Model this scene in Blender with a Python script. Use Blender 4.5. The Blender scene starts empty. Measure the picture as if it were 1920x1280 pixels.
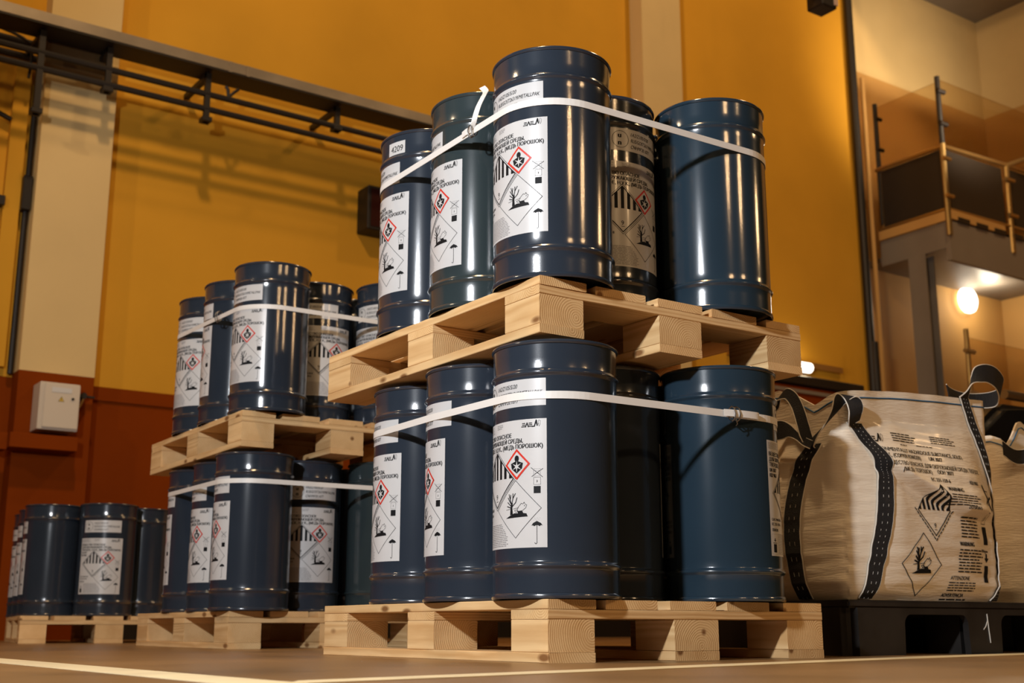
import bpy, bmesh, math, random
from mathutils import Vector, Matrix
from math import sin, cos, pi, radians, sqrt
random.seed(7)
S = bpy.context.scene
COL = S.collection
# ------------------------------------------------------------------ camera
cam_d = bpy.data.cameras.new('camera'); cam = bpy.data.objects.new('camera', cam_d); COL.objects.link(cam)
YAW, PITCH, FPX = 0.9645, 0.2291, 2306.96
Fv = Vector((cos(PITCH)*cos(YAW), cos(PITCH)*sin(YAW), sin(PITCH)))
Rv = Vector((sin(YAW), -cos(YAW), 0)); Uv = Rv.cross(Fv)
cam.matrix_world = Matrix(((Rv.x, Uv.x, -Fv.x, -1.798), (Rv.y, Uv.y, -Fv.y, -2.4402), (Rv.z, Uv.z, -Fv.z, 0.0809), (0, 0, 0, 1)))
cam_d.sensor_width = 36; cam_d.lens = 36*FPX/1920; cam_d.clip_start = 0.02; cam_d.clip_end = 200
cam_d.dof.use_dof = True; cam_d.dof.focus_distance = 3.1; cam_d.dof.aperture_fstop = 5.0
S.camera = cam
# ------------------------------------------------------------------ world, lights, exposure
W = bpy.data.worlds.new('hall_ambient'); S.world = W; W.use_nodes = True
W.node_tree.nodes['Background'].inputs[0].default_value = (0.95, 0.60, 0.33, 1)
W.node_tree.nodes['Background'].inputs[1].default_value = 0.012
def light(name, kind, loc, power, color, size=0.1, aim=None, spot=None, blend=0.5, size_y=None):
    d = bpy.data.lights.new(name, kind); o = bpy.data.objects.new(name, d); COL.objects.link(o)
    o.location = loc; d.energy = power; d.color = color
    if kind == 'AREA':
        d.size = size
        if size_y: d.shape = 'RECTANGLE'; d.size_y = size_y
    else: d.shadow_soft_size = size
    if kind == 'SPOT': d.spot_size = radians(spot); d.spot_blend = blend
    if aim: o.rotation_euler = (Vector(aim)-Vector(loc)).to_track_quat('-Z', 'Y').to_euler()
    return o
light('key_lamp', 'SPOT', (-3.1, -1.2, 2.0), 610, (0.93, 0.96, 1.0), 0.09, (0.9, 0.9, 0.95), 100, 0.2)
light('hall_lamp_near', 'POINT', (-0.22, -5.8, 3.7), 140, (1.0, 0.64, 0.32), 0.08)
light('hall_lamp_right', 'POINT', (2.7, -6.1, 3.7), 150, (1.0, 0.64, 0.32), 0.08)
light('wall_fill_left', 'POINT', (-5.0, 2.6, 5.2), 240, (1.0, 0.76, 0.48), 0.15)  # fill added to brighten the back wall; suits streaks on drums' left edges
light('hall_lamp_far_right', 'POINT', (6.5, -3.0, 3.4), 120, (1.0, 0.62, 0.30), 0.14)
light('ceiling_lamp', 'POINT', (-1.0, 0.6, 9.3), 1150, (1.0, 0.66, 0.34), 0.25)
light('ceiling_lamp_right', 'POINT', (8.0, 1.5, 11.0), 900, (1.0, 0.66, 0.34), 0.35)
light('stair_lamp', 'SPOT', (10.6, 4.3, 5.9), 540, (1.0, 0.80, 0.56), 0.25, (11.0, 7.3, 7.0), 78, 1.0)
S.view_settings.view_transform = 'Standard'; S.view_settings.look = 'None'
S.view_settings.gamma = 1; S.view_settings.exposure = 0.0; S.view_settings.use_curve_mapping = False

# ------------------------------------------------------------------ materials
MATS = {}
def new_mat(name):
    m = bpy.data.materials.new(name); m.use_nodes = True; MATS[name] = m
    return m, m.node_tree, m.node_tree.nodes['Principled BSDF']
def plain(name, col, rough=0.6, metal=0.0, noise=0.0, nscale=8.0, bump=0.0, bscale=60.0, coat=0.0, rvar=0.0, stretch=(1, 1, 1), spec=None):
    m, t, b = new_mat(name)
    b.inputs['Base Color'].default_value = (*col, 1); b.inputs['Roughness'].default_value = rough; b.inputs['Metallic'].default_value = metal
    if spec is not None: b.inputs['Specular IOR Level'].default_value = spec
    if coat: b.inputs['Coat Weight'].default_value = coat; b.inputs['Coat Roughness'].default_value = 0.12
    if noise or bump or rvar:
        tc = t.nodes.new('ShaderNodeTexCoord'); mp = t.nodes.new('ShaderNodeMapping'); t.links.new(tc.outputs['Object'], mp.inputs[0])
        mp.inputs['Scale'].default_value = stretch
    if noise or rvar:
        n = t.nodes.new('ShaderNodeTexNoise'); n.inputs['Scale'].default_value = nscale; n.inputs['Detail'].default_value = 6
        t.links.new(mp.outputs[0], n.inputs['Vector'])
        r = t.nodes.new('ShaderNodeValToRGB'); r.color_ramp.elements[0].position = 0.3; r.color_ramp.elements[1].position = 0.72
        r.color_ramp.elements[0].color = (*[c*(1-noise) for c in col], 1); r.color_ramp.elements[1].color = (*[min(1, c*(1+noise*0.6)) for c in col], 1)
        t.links.new(n.outputs['Fac'], r.inputs[0])
        if noise: t.links.new(r.outputs[0], b.inputs['Base Color'])
        if rvar:
            mr = t.nodes.new('ShaderNodeMapRange'); mr.inputs['To Min'].default_value = rough-rvar; mr.inputs['To Max'].default_value = rough+rvar
            t.links.new(n.outputs['Fac'], mr.inputs['Value']); t.links.new(mr.outputs[0], b.inputs['Roughness'])
    if bump:
        n2 = t.nodes.new('ShaderNodeTexNoise'); n2.inputs['Scale'].default_value = bscale; n2.inputs['Detail'].default_value = 4
        t.links.new(mp.outputs[0], n2.inputs['Vector'])
        bp = t.nodes.new('ShaderNodeBump'); bp.inputs['Strength'].default_value = bump; bp.inputs['Distance'].default_value = 0.01
        t.links.new(n2.outputs['Fac'], bp.inputs['Height']); t.links.new(bp.outputs[0], b.inputs['Normal'])
    return m
def wood(name, dark, lite):
    # rings around the board's own length axis (local X); every board gets its own ring centre from its random value
    m, t, b = new_mat(name); N = t.nodes.new; L = t.links.new
    tc = N('ShaderNodeTexCoord'); oi = N('ShaderNodeObjectInfo')
    mp = N('ShaderNodeMapping'); mp.inputs['Scale'].default_value = (0.18, 1.0, 1.0); L(tc.outputs['Object'], mp.inputs[0])
    off = N('ShaderNodeVectorMath'); off.operation = 'MULTIPLY_ADD'
    cmb = N('ShaderNodeCombineXYZ')
    for i, k in enumerate((7.3, 0.09, -0.06)):
        mu = N('ShaderNodeMath'); mu.operation = 'MULTIPLY'; mu.inputs[1].default_value = k; L(oi.outputs['Random'], mu.inputs[0]); L(mu.outputs[0], cmb.inputs[i])
    off.inputs[1].default_value = (1, 1, 1); L(mp.outputs[0], off.inputs[0]); L(cmb.outputs[0], off.inputs[2])
    w = N('ShaderNodeTexWave'); w.wave_type = 'RINGS'; w.rings_direction = 'X'; w.wave_profile = 'SIN'
    w.inputs['Scale'].default_value = 48; w.inputs['Distortion'].default_value = 5.0; w.inputs['Detail'].default_value = 2.5; w.inputs['Detail Scale'].default_value = 0.35
    L(off.outputs[0], w.inputs['Vector'])
    n = N('ShaderNodeTexNoise'); n.inputs['Scale'].default_value = 11; n.inputs['Detail'].default_value = 6; L(off.outputs[0], n.inputs['Vector'])
    mp2 = N('ShaderNodeMapping'); mp2.inputs['Scale'].default_value = (9, 260, 260); L(tc.outputs['Object'], mp2.inputs[0])
    n2 = N('ShaderNodeTexNoise'); n2.inputs['Scale'].default_value = 1; n2.inputs['Detail'].default_value = 4; L(mp2.outputs[0], n2.inputs['Vector'])
    r = N('ShaderNodeValToRGB'); r.color_ramp.elements[0].color = (*lite, 1); r.color_ramp.elements[1].color = (*dark, 1)
    r.color_ramp.elements[0].position = 0.25; r.color_ramp.elements[1].position = 0.98
    mixf = N('ShaderNodeMath'); mixf.operation = 'MULTIPLY_ADD'; mixf.inputs[1].default_value = 0.34; L(w.outputs['Fac'], mixf.inputs[0])
    mn = N('ShaderNodeMath'); mn.operation = 'MULTIPLY_ADD'; mn.inputs[1].default_value = 0.9; mn.inputs[2].default_value = -0.22; L(n.outputs['Fac'], mn.inputs[0]); L(mn.outputs[0], mixf.inputs[2])
    m3 = N('ShaderNodeMath'); m3.operation = 'MULTIPLY_ADD'; m3.inputs[1].default_value = 0.22; L(n2.outputs['Fac'], m3.inputs[0]); L(mixf.outputs[0], m3.inputs[2])
    L(m3.outputs[0], r.inputs[0])
    # knots
    v = N('ShaderNodeTexVoronoi'); v.feature = 'F1'; v.inputs['Scale'].default_value = 1.0
    mp3 = N('ShaderNodeMapping'); mp3.inputs['Scale'].default_value = (4.2, 10, 10); L(tc.outputs['Object'], mp3.inputs[0])
    off3 = N('ShaderNodeVectorMath'); off3.operation = 'ADD'; L(mp3.outputs[0], off3.inputs[0]); L(cmb.outputs[0], off3.inputs[1]); L(off3.outputs[0], v.inputs['Vector'])
    kr = N('ShaderNodeValToRGB'); kr.color_ramp.elements[0].position = 0.07; kr.color_ramp.elements[0].color = (1, 1, 1, 1)
    kr.color_ramp.elements[1].position = 0.13; kr.color_ramp.elements[1].color = (0, 0, 0, 1); L(v.outputs['Distance'], kr.inputs[0])
    mx = N('ShaderNodeMix'); mx.data_type = 'RGBA'; mx.inputs['B'].default_value = (dark[0]*0.45, dark[1]*0.38, dark[2]*0.35, 1)
    L(kr.outputs[0], mx.inputs['Factor']); L(r.outputs[0], mx.inputs['A'])
    hs = N('ShaderNodeHueSaturation'); mr = N('ShaderNodeMapRange'); mr.inputs['To Min'].default_value = 0.86; mr.inputs['To Max'].default_value = 1.1
    L(oi.outputs['Random'], mr.inputs['Value']); L(mr.outputs[0], hs.inputs['Value']); L(mx.outputs['Result'], hs.inputs['Color']); L(hs.outputs[0], b.inputs['Base Color'])
    b.inputs['Roughness'].default_value = 0.78; b.inputs['Specular IOR Level'].default_value = 0.25
    bp = N('ShaderNodeBump'); bp.inputs['Strength'].default_value = 0.5; bp.inputs['Distance'].default_value = 0.002
    L(m3.outputs[0], bp.inputs['Height']); L(bp.outputs[0], b.inputs['Normal'])
    return m
def emis(name, col, s):
    m, t, b = new_mat(name); b.inputs['Base Color'].default_value = (*col, 1)
    b.inputs['Emission Color'].default_value = (*col, 1); b.inputs['Emission Strength'].default_value = s; return m
def drum_paint(name, col):
    m = plain(name, col, 0.115, 0.0, noise=0.12, nscale=3.0, bump=0.028, bscale=380, rvar=0.04)
    b = m.node_tree.nodes['Principled BSDF']; b.inputs['Coat Weight'].default_value = 0.35; b.inputs['Coat Roughness'].default_value = 0.22
    b.inputs['Specular IOR Level'].default_value = 0.6
    return m
M_NAVY = drum_paint('navy_paint', (0.025, 0.034, 0.049)); M_SLATE = drum_paint('slate_green_paint', (0.031, 0.045, 0.049)); M_BLUE = drum_paint('steel_blue_paint', (0.020, 0.038, 0.057))
M_PAPER = plain('label_paper', (0.60, 0.60, 0.60), 0.32, noise=0.02, nscale=20, coat=0.2)
M_INK = plain('black_ink', (0.006, 0.007, 0.009), 0.6, spec=0.2); M_RED = plain('red_ink', (0.62, 0.03, 0.015), 0.4); M_GREY = plain('grey_ink', (0.25, 0.25, 0.26), 0.5)
M_WOOD = wood('raw_pine', (0.52, 0.28, 0.10), (0.80, 0.545, 0.27)); M_STRAP = plain('white_strapping', (0.82, 0.80, 0.76), 0.38, bump=0.12, bscale=900)
M_WIRE = plain('steel_wire', (0.35, 0.33, 0.31), 0.28, 1.0)
M_OCHRE = plain('ochre_plaster', (0.62, 0.315, 0.028), 0.8, spec=0.12, noise=0.10, nscale=0.9, bump=0.12, bscale=28)
M_CREAM = plain('cream_plaster', (0.66, 0.49, 0.235), 0.8, spec=0.12, noise=0.06, nscale=1.4, bump=0.12, bscale=28)
M_TAN = plain('tan_plaster', (0.52, 0.29, 0.085), 0.75, noise=0.05, nscale=1.4)
M_MAROON = plain('oxide_red_paint', (0.20, 0.034, 0.0008), 0.75, spec=0.06, noise=0.12, nscale=1.5, bump=0.1, bscale=25)
M_FLOOR = plain('polished_floor', (0.235, 0.130, 0.050), 0.36, noise=0.32, nscale=1.7, bump=0.05, bscale=40, rvar=0.1)
M_STRIPE = plain('floor_marking_paint', (0.74, 0.62, 0.38), 0.45, noise=0.12, nscale=9)
M_DARK = plain('dark_steel', (0.016, 0.012, 0.010), 0.5, 0.3); M_GALV = plain('galvanised_tray', (0.36, 0.30, 0.23), 0.42, 0.75, noise=0.25, nscale=2.5)
M_GREYP = plain('grey_steel_paint', (0.20, 0.17, 0.14), 0.5, noise=0.06, nscale=3); M_BOX = plain('light_grey_enamel', (0.60, 0.53, 0.44), 0.4)
M_BRASS = plain('satin_rail', (0.42, 0.27, 0.10), 0.3, 0.8); M_MESH = plain('dark_panel', (0.018, 0.011, 0.006), 0.6)
M_BAG = plain('woven_bag', (0.93, 0.83, 0.68), 0.45, noise=0.05, nscale=6, bump=0.25, bscale=70, stretch=(0.4, 0.4, 2.6), coat=0.1)
M_WEB = plain('black_webbing', (0.010, 0.010, 0.012), 0.75, bump=0.7, bscale=420); M_PIPING = plain('white_edging', (0.74, 0.70, 0.62), 0.6)
M_THREAD = plain('blue_thread', (0.02, 0.12, 0.28), 0.6)
M_PLAST = plain('black_plastic', (0.022, 0.019, 0.017), 0.42, noise=0.35, nscale=9, rvar=0.1, bump=0.08, bscale=30)
M_LAMP = emis('lamp_white', (1.0, 0.93, 0.82), 2.6); M_REDLED = emis('red_led', (1.0, 0.05, 0.02), 6.0)
M_GLASS, _t, _b = new_mat('clear_panel')
_b.inputs['Base Color'].default_value = (0.80, 0.68, 0.50, 1); _b.inputs['Transmission Weight'].default_value = 1.0; _b.inputs['Roughness'].default_value = 0.05; _b.inputs['IOR'].default_value = 1.05

# ------------------------------------------------------------------ mesh helpers
def setp(o, label=None, cat=None, group=None, kind=None):
    if label: o['label'] = label
    if cat: o['category'] = cat
    if group: o['group'] = group
    if kind: o['kind'] = kind
    return o
def empty(name, loc=(0, 0, 0), rz=0, **k):
    o = bpy.data.objects.new(name, None); COL.objects.link(o); o.location = loc; o.rotation_euler = (0, 0, rz); o.empty_display_size = 0.1
    return setp(o, **k)
def link(name, me, mat=None, parent=None, loc=(0, 0, 0), rot=(0, 0, 0), **k):
    o = bpy.data.objects.new(name, me); COL.objects.link(o)
    if mat is not None and len(me.materials) == 0:
        for m in (mat if isinstance(mat, (list, tuple)) else [mat]): me.materials.append(m)
    o.parent = parent; o.location = loc; o.rotation_euler = rot
    return setp(o, **k)
def finish(bm, name, smooth=False):
    me = bpy.data.meshes.new(name); bmesh.ops.recalc_face_normals(bm, faces=bm.faces); bm.to_mesh(me); bm.free()
    if smooth:
        me.polygons.foreach_set('use_smooth', [True]*len(me.polygons))
        try: me.set_sharp_from_angle(angle=radians(35))
        except Exception: pass
    return me
def bm_box(bm, a, b, bev=0.0, seg=1):
    ret = bmesh.ops.create_cube(bm, size=1.0); vs = ret['verts']
    for v in vs: v.co = Vector(((a[0]+b[0])/2+v.co.x*(b[0]-a[0]), (a[1]+b[1])/2+v.co.y*(b[1]-a[1]), (a[2]+b[2])/2+v.co.z*(b[2]-a[2])))
    if bev: bmesh.ops.bevel(bm, geom=list({e for v in vs for e in v.link_edges}), offset=bev, segments=seg, affect='EDGES')
def box(name, a, b, mat, parent=None, bev=0.0, seg=1, **k):
    """box whose object origin sits at its own base centre"""
    c = Vector(((a[0]+b[0])/2, (a[1]+b[1])/2, a[2])); bm = bmesh.new()
    bm_box(bm, Vector(a)-c, Vector(b)-c, bev, seg)
    return link(name, finish(bm, name, bev > 0 and seg > 1), mat, parent, c, **k)
def bm_tube(bm, pts, r, seg=10, closed=False):
    pts = [Vector(p) for p in pts]; rings = []; n = len(pts); up = None
    for i, p in enumerate(pts):
        if closed: t = pts[(i+1) % n]-pts[i-1]
        else: t = pts[min(i+1, n-1)]-pts[max(i-1, 0)]
        t.normalize()
        if up is None: up = Vector((0, 0, 1)) if abs(t.z) < 0.9 else Vector((1, 0, 0))
        a = t.cross(up).normalized(); up = a.cross(t).normalized(); rr = r[i] if isinstance(r, (list, tuple)) else r
        rings.append([bm.verts.new(p+(a*cos(2*pi*k/seg)+up*sin(2*pi*k/seg))*rr) for k in range(seg)])
    for i in range(n if closed else n-1):
        A, B = rings[i], rings[(i+1) % n]
        for k in range(seg): bm.faces.new((A[k], A[(k+1) % seg], B[(k+1) % seg], B[k]))
    if not closed: bm.faces.new(rings[0]); bm.faces.new(list(reversed(rings[-1])))
def tube(name, pts, r, mat, parent=None, seg=10, closed=False, **k):
    bm = bmesh.new(); bm_tube(bm, pts, r, seg, closed); return link(name, finish(bm, name, True), mat, parent, **k)
def bm_lathe(bm, prof, seg=96, capbot=False, captop=False):
    rings = [[bm.verts.new((r*cos(2*pi*k/seg), r*sin(2*pi*k/seg), z)) for k in range(seg)] for r, z in prof]
    for A, B in zip(rings, rings[1:]):
        for k in range(seg): bm.faces.new((A[k], A[(k+1) % seg], B[(k+1) % seg], B[k]))
    if capbot: bm.faces.new(list(reversed(rings[0])))
    if captop: bm.faces.new(rings[-1])
def bm_ribbon(bm, pts, wv, th):
    """flat band: centre points, half-width vectors, thickness"""
    n = len(pts); rings = []
    for i in range(n):
        p = Vector(pts[i]); w = Vector(wv[i]); t = (Vector(pts[min(i+1, n-1)])-Vector(pts[max(i-1, 0)])).normalized()
        nn = t.cross(w).normalized()*th/2
        rings.append([bm.verts.new(p+w+nn), bm.verts.new(p-w+nn), bm.verts.new(p-w-nn), bm.verts.new(p+w-nn)])
    for A, B in zip(rings, rings[1:]):
        for k in range(4): bm.faces.new((A[k], A[(k+1) % 4], B[(k+1) % 4], B[k]))
    bm.faces.new(rings[0]); bm.faces.new(list(reversed(rings[-1])))
def smooth_path(pts, sub=6):
    P = [Vector(p) for p in pts]; out = []
    for i in range(len(P)-1):
        p0, p1, p2, p3 = P[max(i-1, 0)], P[i], P[i+1], P[min(i+2, len(P)-1)]
        for k in range(sub):
            t = k/sub; out.append(0.5*((2*p1)+(p2-p0)*t+(2*p0-5*p1+4*p2-p3)*t*t+(3*p1-p0-3*p2+p3)*t**3))
    out.append(P[-1]); return out

# ------------------------------------------------------------------ flat print (text, signs) as real thin geometry
TXT = {}
def text_geo(s, shear=0.0, bold=0.0):
    k = (s, shear, bold)
    if k in TXT: return TXT[k]
    cu = bpy.data.curves.new('txt', 'FONT'); cu.body = s; cu.size = 1.0; cu.shear = shear; cu.offset = bold; cu.resolution_u = 3; cu.fill_mode = 'FRONT'
    o = bpy.data.objects.new('txt', cu); COL.objects.link(o); bpy.context.view_layer.update()
    me = bpy.data.meshes.new_from_object(o.evaluated_get(bpy.context.evaluated_depsgraph_get()))
    vs = [(v.co.x, v.co.y) for v in me.vertices]; fs = [tuple(p.vertices) for p in me.polygons]
    bpy.data.objects.remove(o); bpy.data.curves.remove(cu); bpy.data.meshes.remove(me)
    x0 = min(v[0] for v in vs); x1 = max(v[0] for v in vs)
    TXT[k] = ([((x-x0)/(x1-x0), y/0.73) for x, y in vs], fs, (x1-x0)/0.73); return TXT[k]
class Print:
    def __init__(s): s.v = []; s.f = []
    def poly(s, pts, m=0, lay=0):
        b = len(s.v); s.v += [(x, y, lay) for x, y in pts]; s.f.append((tuple(range(b, b+len(pts))), m))
    def text(s, t, x, y, h, w=None, m=0, shear=0.0, bold=0.022, lay=0, maxw=None):
        vs, fs, asp = text_geo(t, shear, 0.0); W_ = w or asp*h
        if maxw: W_ = min(W_, maxw)
        for k, dx in enumerate((-.5, 0, .5) if bold > 0 else (0,)):
            b = len(s.v); s.v += [(x+a*W_+dx*bold*h*4.5, y+c*h, lay+k*.08) for a, c in vs]; s.f += [(tuple(b+i for i in f), m) for f in fs]
    def line(s, pts, w, m=0, lay=0, closed=False):
        n = len(pts)
        for i in range(n if closed else n-1):
            a = Vector(pts[i]); c = Vector(pts[(i+1) % n]); d = (c-a); 
            if d.length < 1e-9: continue
            d.normalize(); nn = Vector((-d.y, d.x))*w/2; e = d*w*0.35
            s.poly([a-nn-e, c-nn+e, c+nn+e, a+nn-e], m, lay)
    def dia(s, cx, cy, r, w, m=0, lay=0): s.line([(cx, cy+r), (cx+r, cy), (cx, cy-r), (cx-r, cy)], w, m, lay, True)
    def greek(s, x0, x1, y0, y1, n, m=2, rag=0.25, slant=None, seed=1):
        R = random.Random(seed); dy = (y1-y0)/n
        for i in range(n):
            y = y1-(i+0.5)*dy; xe = x1-(x1-x0)*rag*R.random()
            if slant: xe = min(xe, slant(y))
            x = x0
            while x < xe-0.002:
                l = min(xe-x, R.uniform(0.4, 1.3)*dy*3.2); s.poly([(x, y-dy*0.2), (x+l, y-dy*0.2), (x+l, y+dy*0.2), (x, y+dy*0.2)], m); x += l+dy*0.45
    def build(s, mapf, step=None):
        bm = bmesh.new(); vs = [bm.verts.new(v) for v in s.v]
        for f, m in s.f:
            try: ff = bm.faces.new([vs[i] for i in f]); ff.material_index = m
            except ValueError: pass
        if step:
            xs = [v[0] for v in s.v]; x = min(xs)+step
            while x < max(xs):
                bmesh.ops.bisect_plane(bm, geom=list(bm.verts)+list(bm.edges)+list(bm.faces), plane_co=(x, 0, 0), plane_no=(1, 0, 0)); x += step
        for v in bm.verts: v.co = mapf(v.co.x, v.co.y, v.co.z)
        me = bpy.data.meshes.new('print'); bm.to_mesh(me); bm.free()
        for m in (M_INK, M_RED, M_GREY, M_PAPER): me.materials.append(m)
        return me
def logo(P, x, y, h, m=0, t=0.17):
    w = h*t
    for k in (0.05, 0.3, 0.55): P.line([(x+h*(0.05+0.15*(k > 0.2)), y+h*k), (x+h*0.62, y+h*k)], w*0.8, m)
    P.line([(x+h*0.72, y), (x+h*1.0, y+h*0.6), (x+h*1.22, y)], w, m)
    for k in (0.05, 0.3, 0.55): P.line([(x+h*1.32, y+h*k), (x+h*1.8, y+h*k)], w*0.8, m)
    P.line([(x+h*1.85, y+h*0.02), (x+h*2.2, y+h*0.02)], w, m)
    P.poly([(x+h*2.1, y), (x+h*2.42, y+h*1.05), (x+h*2.62, y+h*1.0), (x+h*2.72, y+h*0.1), (x+h*2.6, y+h*0.02), (x+h*2.45, y+h*0.5), (x+h*2.3, y)], m)
    P.line([(x+h*2.72, y+h*0.1), (x+h*2.9, y+h), (x+h*3.15, y+h*0.85), (x+h*3.1, y+h*0.25), (x+h*2.95, y), (x+h*2.8, y+h*0.6)], w*0.25, m)
def tree_fish(P, cx, cy, r, wd=0.0012):
    P.dia(cx, cy, r, wd*1.1)
    g = r*0.5
    P.poly([(cx-g*0.95, cy-g*0.62), (cx-g*0.5, cy-g*0.42), (cx-g*0.1, cy-g*0.28), (cx+g*0.2, cy-g*0.3), (cx+g*0.15, cy-g*0.15), (cx+g*0.55, cy-g*0.12), (cx+g*0.65, cy-g*0.3), (cx+g*0.9, cy-g*0.34), (cx+g*1.0, cy-g*0.55)])
    P.line([(cx-g*0.9, cy-g*0.02), (cx-g*0.5, cy+g*0.02)], wd*0.8); P.line([(cx-g*0.2, cy+g*0.02), (cx+g*0.25, cy+g*0.08)], wd*0.8)
    P.poly([(cx-g*0.52, cy-g*0.4), (cx-g*0.26, cy-g*0.34), (cx-g*0.3, cy+g*0.1), (cx-g*0.26, cy+g*0.42), (cx-g*0.42, cy+g*0.46), (cx-g*0.48, cy+g*0.1)])
    for a in ([(-.36, .35), (-.5, .65), (-.62, 1.05)], [(-.5, .65), (-.46, 1.0)], [(-.34, .4), (-.25, .75), (-.24, 1.08)], [(-.25, .75), (-.02, 1.08)], [(-.4, .2), (-.75, .5)], [(-.42, .1), (-.8, .22)], [(-.3, .2), (0, .45), (.12, .78)], [(-.38, .3), (-.72, .82)]):
        P.line([(cx+g*x, cy+g*y) for x, y in a], wd*2.0)
    P.line([(cx+g*x, cy+g*y) for x, y in ((.1, -.25), (.2, .1), (.5, .38), (.62, .32), (.72, .45), (.8, .3), (.92, .25), (.85, .05), (.6, -.12), (.3, -.2), (.1, -.05), (-.1, -.1), (.05, -.25))], wd*0.9)
    P.poly([(cx+g*.72, cy+g*.17), (cx+g*.78, cy+g*.17), (cx+g*.78, cy+g*.23), (cx+g*.72, cy+g*.23)])
def class9(P, cx, cy, r, dashed=False):
    wd = r*0.03
    P.dia(cx, cy, r*0.94, wd*1.3)
    if dashed:
        q = [(cx-r*1.12, cy+r*.05), (cx, cy-r*1.12), (cx+r*1.12, cy+r*.05)]
        for a, b in zip(q, q[1:]):
            for k in range(9): P.line([(a[0]+(b[0]-a[0])*k/9, a[1]+(b[1]-a[1])*k/9), (a[0]+(b[0]-a[0])*(k+.6)/9, a[1]+(b[1]-a[1])*(k+.6)/9)], wd*1.5)
    else: P.dia(cx, cy, r*1.03, wd*0.6)
    n = 7; st = 2*r*0.94/(2*n+0.0)
    for i in range(n):
        a = -r*0.94+st*(2*i+0.5); b = a+st; h = lambda x: r*0.94-abs(x)
        top = [(cx+a, cy+h(a)), (cx+b, cy+h(b))]
        if a < 0 < b: top.insert(1, (cx, cy+r*0.94))
        P.poly([(cx+a, cy+r*.02), (cx+b, cy+r*.02)]+list(reversed(top)))
    P.text('9', cx-r*.07, cy-r*.66, r*.19, bold=0.0); P.line([(cx-r*.07, cy-r*.72), (cx+r*.07, cy-r*.72)], wd*.6)
def ghs08(P, cx, cy, r):
    P.poly([(cx, cy+r), (cx+r, cy), (cx, cy-r), (cx-r, cy)], 3, 1); P.dia(cx, cy, r*0.93, r*0.13, 1, 2)
    k = r*0.52
    P.poly([(cx+k*.34*cos(a*pi/8), cy+k*(.72+.42*sin(a*pi/8))) for a in range(16)], 0, 2)
    P.poly([(cx-k*.2, cy+k*.4), (cx-k*.95, cy+k*.12), (cx-k*.8, cy-k*.55), (cx, cy-k*1.15), (cx+k*.8, cy-k*.55), (cx+k*.95, cy+k*.12), (cx+k*.2, cy+k*.4)], 0, 2)
    st = []
    for i in range(12):
        rr = (0.78 if i % 2 == 0 else 0.2)*k; st.append((cx+rr*cos(i*pi/6+pi/2), cy-k*.28+rr*sin(i*pi/6+pi/2)))
    P.poly(st, 3, 3)
LW, LH = 0.258, 0.320
def hazard_print():
    P = Print(); w, h = LW, LH; Y = lambda v: h*(1-v)
    P.greek(.006, .075, Y(.075), Y(.015), 5, seed=3); P.greek(.095, .125, Y(.055), Y(.015), 3, seed=4)
    logo(P, w-.068, Y(.062), .0165)
    P.text('ВЕЩЕСТВО ОПАСНОЕ', .008, Y(.135), .0112, .150, maxw=.150); P.text('ДЛЯ ОКРУЖАЮЩЕЙ СРЕДbI,', .008, Y(.182), .0112, .186); P.text('ТВЕРДОЕ, Н.У.К., (МЕДb ПОРОШОК)', .008, Y(.229), .0112, .240)
    P.text('UN 3077', .008, Y(.276), .0108, .040); P.text('КШ 9063', .008, Y(.322), .0108, .040)
    class9(P, .095, Y(.46), .074); ghs08(P, .176, Y(.352), .0385); tree_fish(P, .172, Y(.70), .0715)
    x = w-.025
    P.line([(x-.009, Y(.395)), (x+.009, Y(.395)), (x+.009, Y(.452)), (x-.009, Y(.452))], .0006, 2, closed=True)
    for q in (.41, .43): P.line([(x-.009, Y(q)), (x+.009, Y(q))], .0005, 2)
    P.line([(x-.016, Y(.385)), (x+.014, Y(.46))], .0013); P.line([(x-.014, Y(.455)), (x+.015, Y(.395))], .0013)
    P.line([(x-.009, Y(.462)), (x+.009, Y(.462)), (x+.009, Y(.518)), (x-.009, Y(.518))], .0006, closed=True); P.text('3', x-.0018, Y(.5), .0055)
    P.poly([(x-.009, Y(.585)), (x+.009, Y(.585)), (x+.009, Y(.53)), (x-.009, Y(.53))])
    ux, uy = w-.026, Y(.83)
    P.poly([(ux-.0145, uy-.001), (ux-.010, uy-.0005)] + [(ux-.007, uy-.003), (ux-.003, uy-.0005), (ux+.003, uy-.0005), (ux+.007, uy-.003), (ux+.010, uy-.0005), (ux+.0145, uy-.001), (ux+.010, uy+.005), (ux+.004, uy+.008), (ux, uy+.010), (ux-.004, uy+.008), (ux-.010, uy+.005)])
    P.line([(ux, uy), (ux, uy-.043), (ux-.0015, uy-.0455), (ux-.004, uy-.0455), (ux-.0055, uy-.043)], .0014)
    for i in range(8): a = ux-.008+.0023*i; b = uy+.0125+.0028*((i*5) % 3); P.line([(a, b), (a-.0006, b-.0014)], .0006, 2)
    P.text('CAS 7440-50-8', .008, Y(.70), .0078, .060); P.text('EC 231-159-6', .008, Y(.74), .0078, .054); P.text('ОПАСНО', .008, Y(.79), .0078, .034)
    P.greek(.040, .150, Y(.985), Y(.805), 13, seed=9, rag=.12, slant=lambda y: .118+(Y(.80)-y)*0.75)
    P.poly([(.012, Y(.97)), (.028, Y(.97)), (.028, Y(.90)), (.012, Y(.90))]); P.line([(.010, Y(.89)), (.030, Y(.89))], .0016)
    P.poly([(.014, Y(.865)), (.020, Y(.88)), (.026, Y(.865)), (.022, Y(.865)), (.022, Y(.85)), (.018, Y(.85)), (.018, Y(.865))])
    P.line([(.004, Y(.815)), (.036, Y(.815)), (.036, Y(.985)), (.004, Y(.985))], .0005, 2, closed=True)
    return P
UW, UH = 0.223, 0.070
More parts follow.
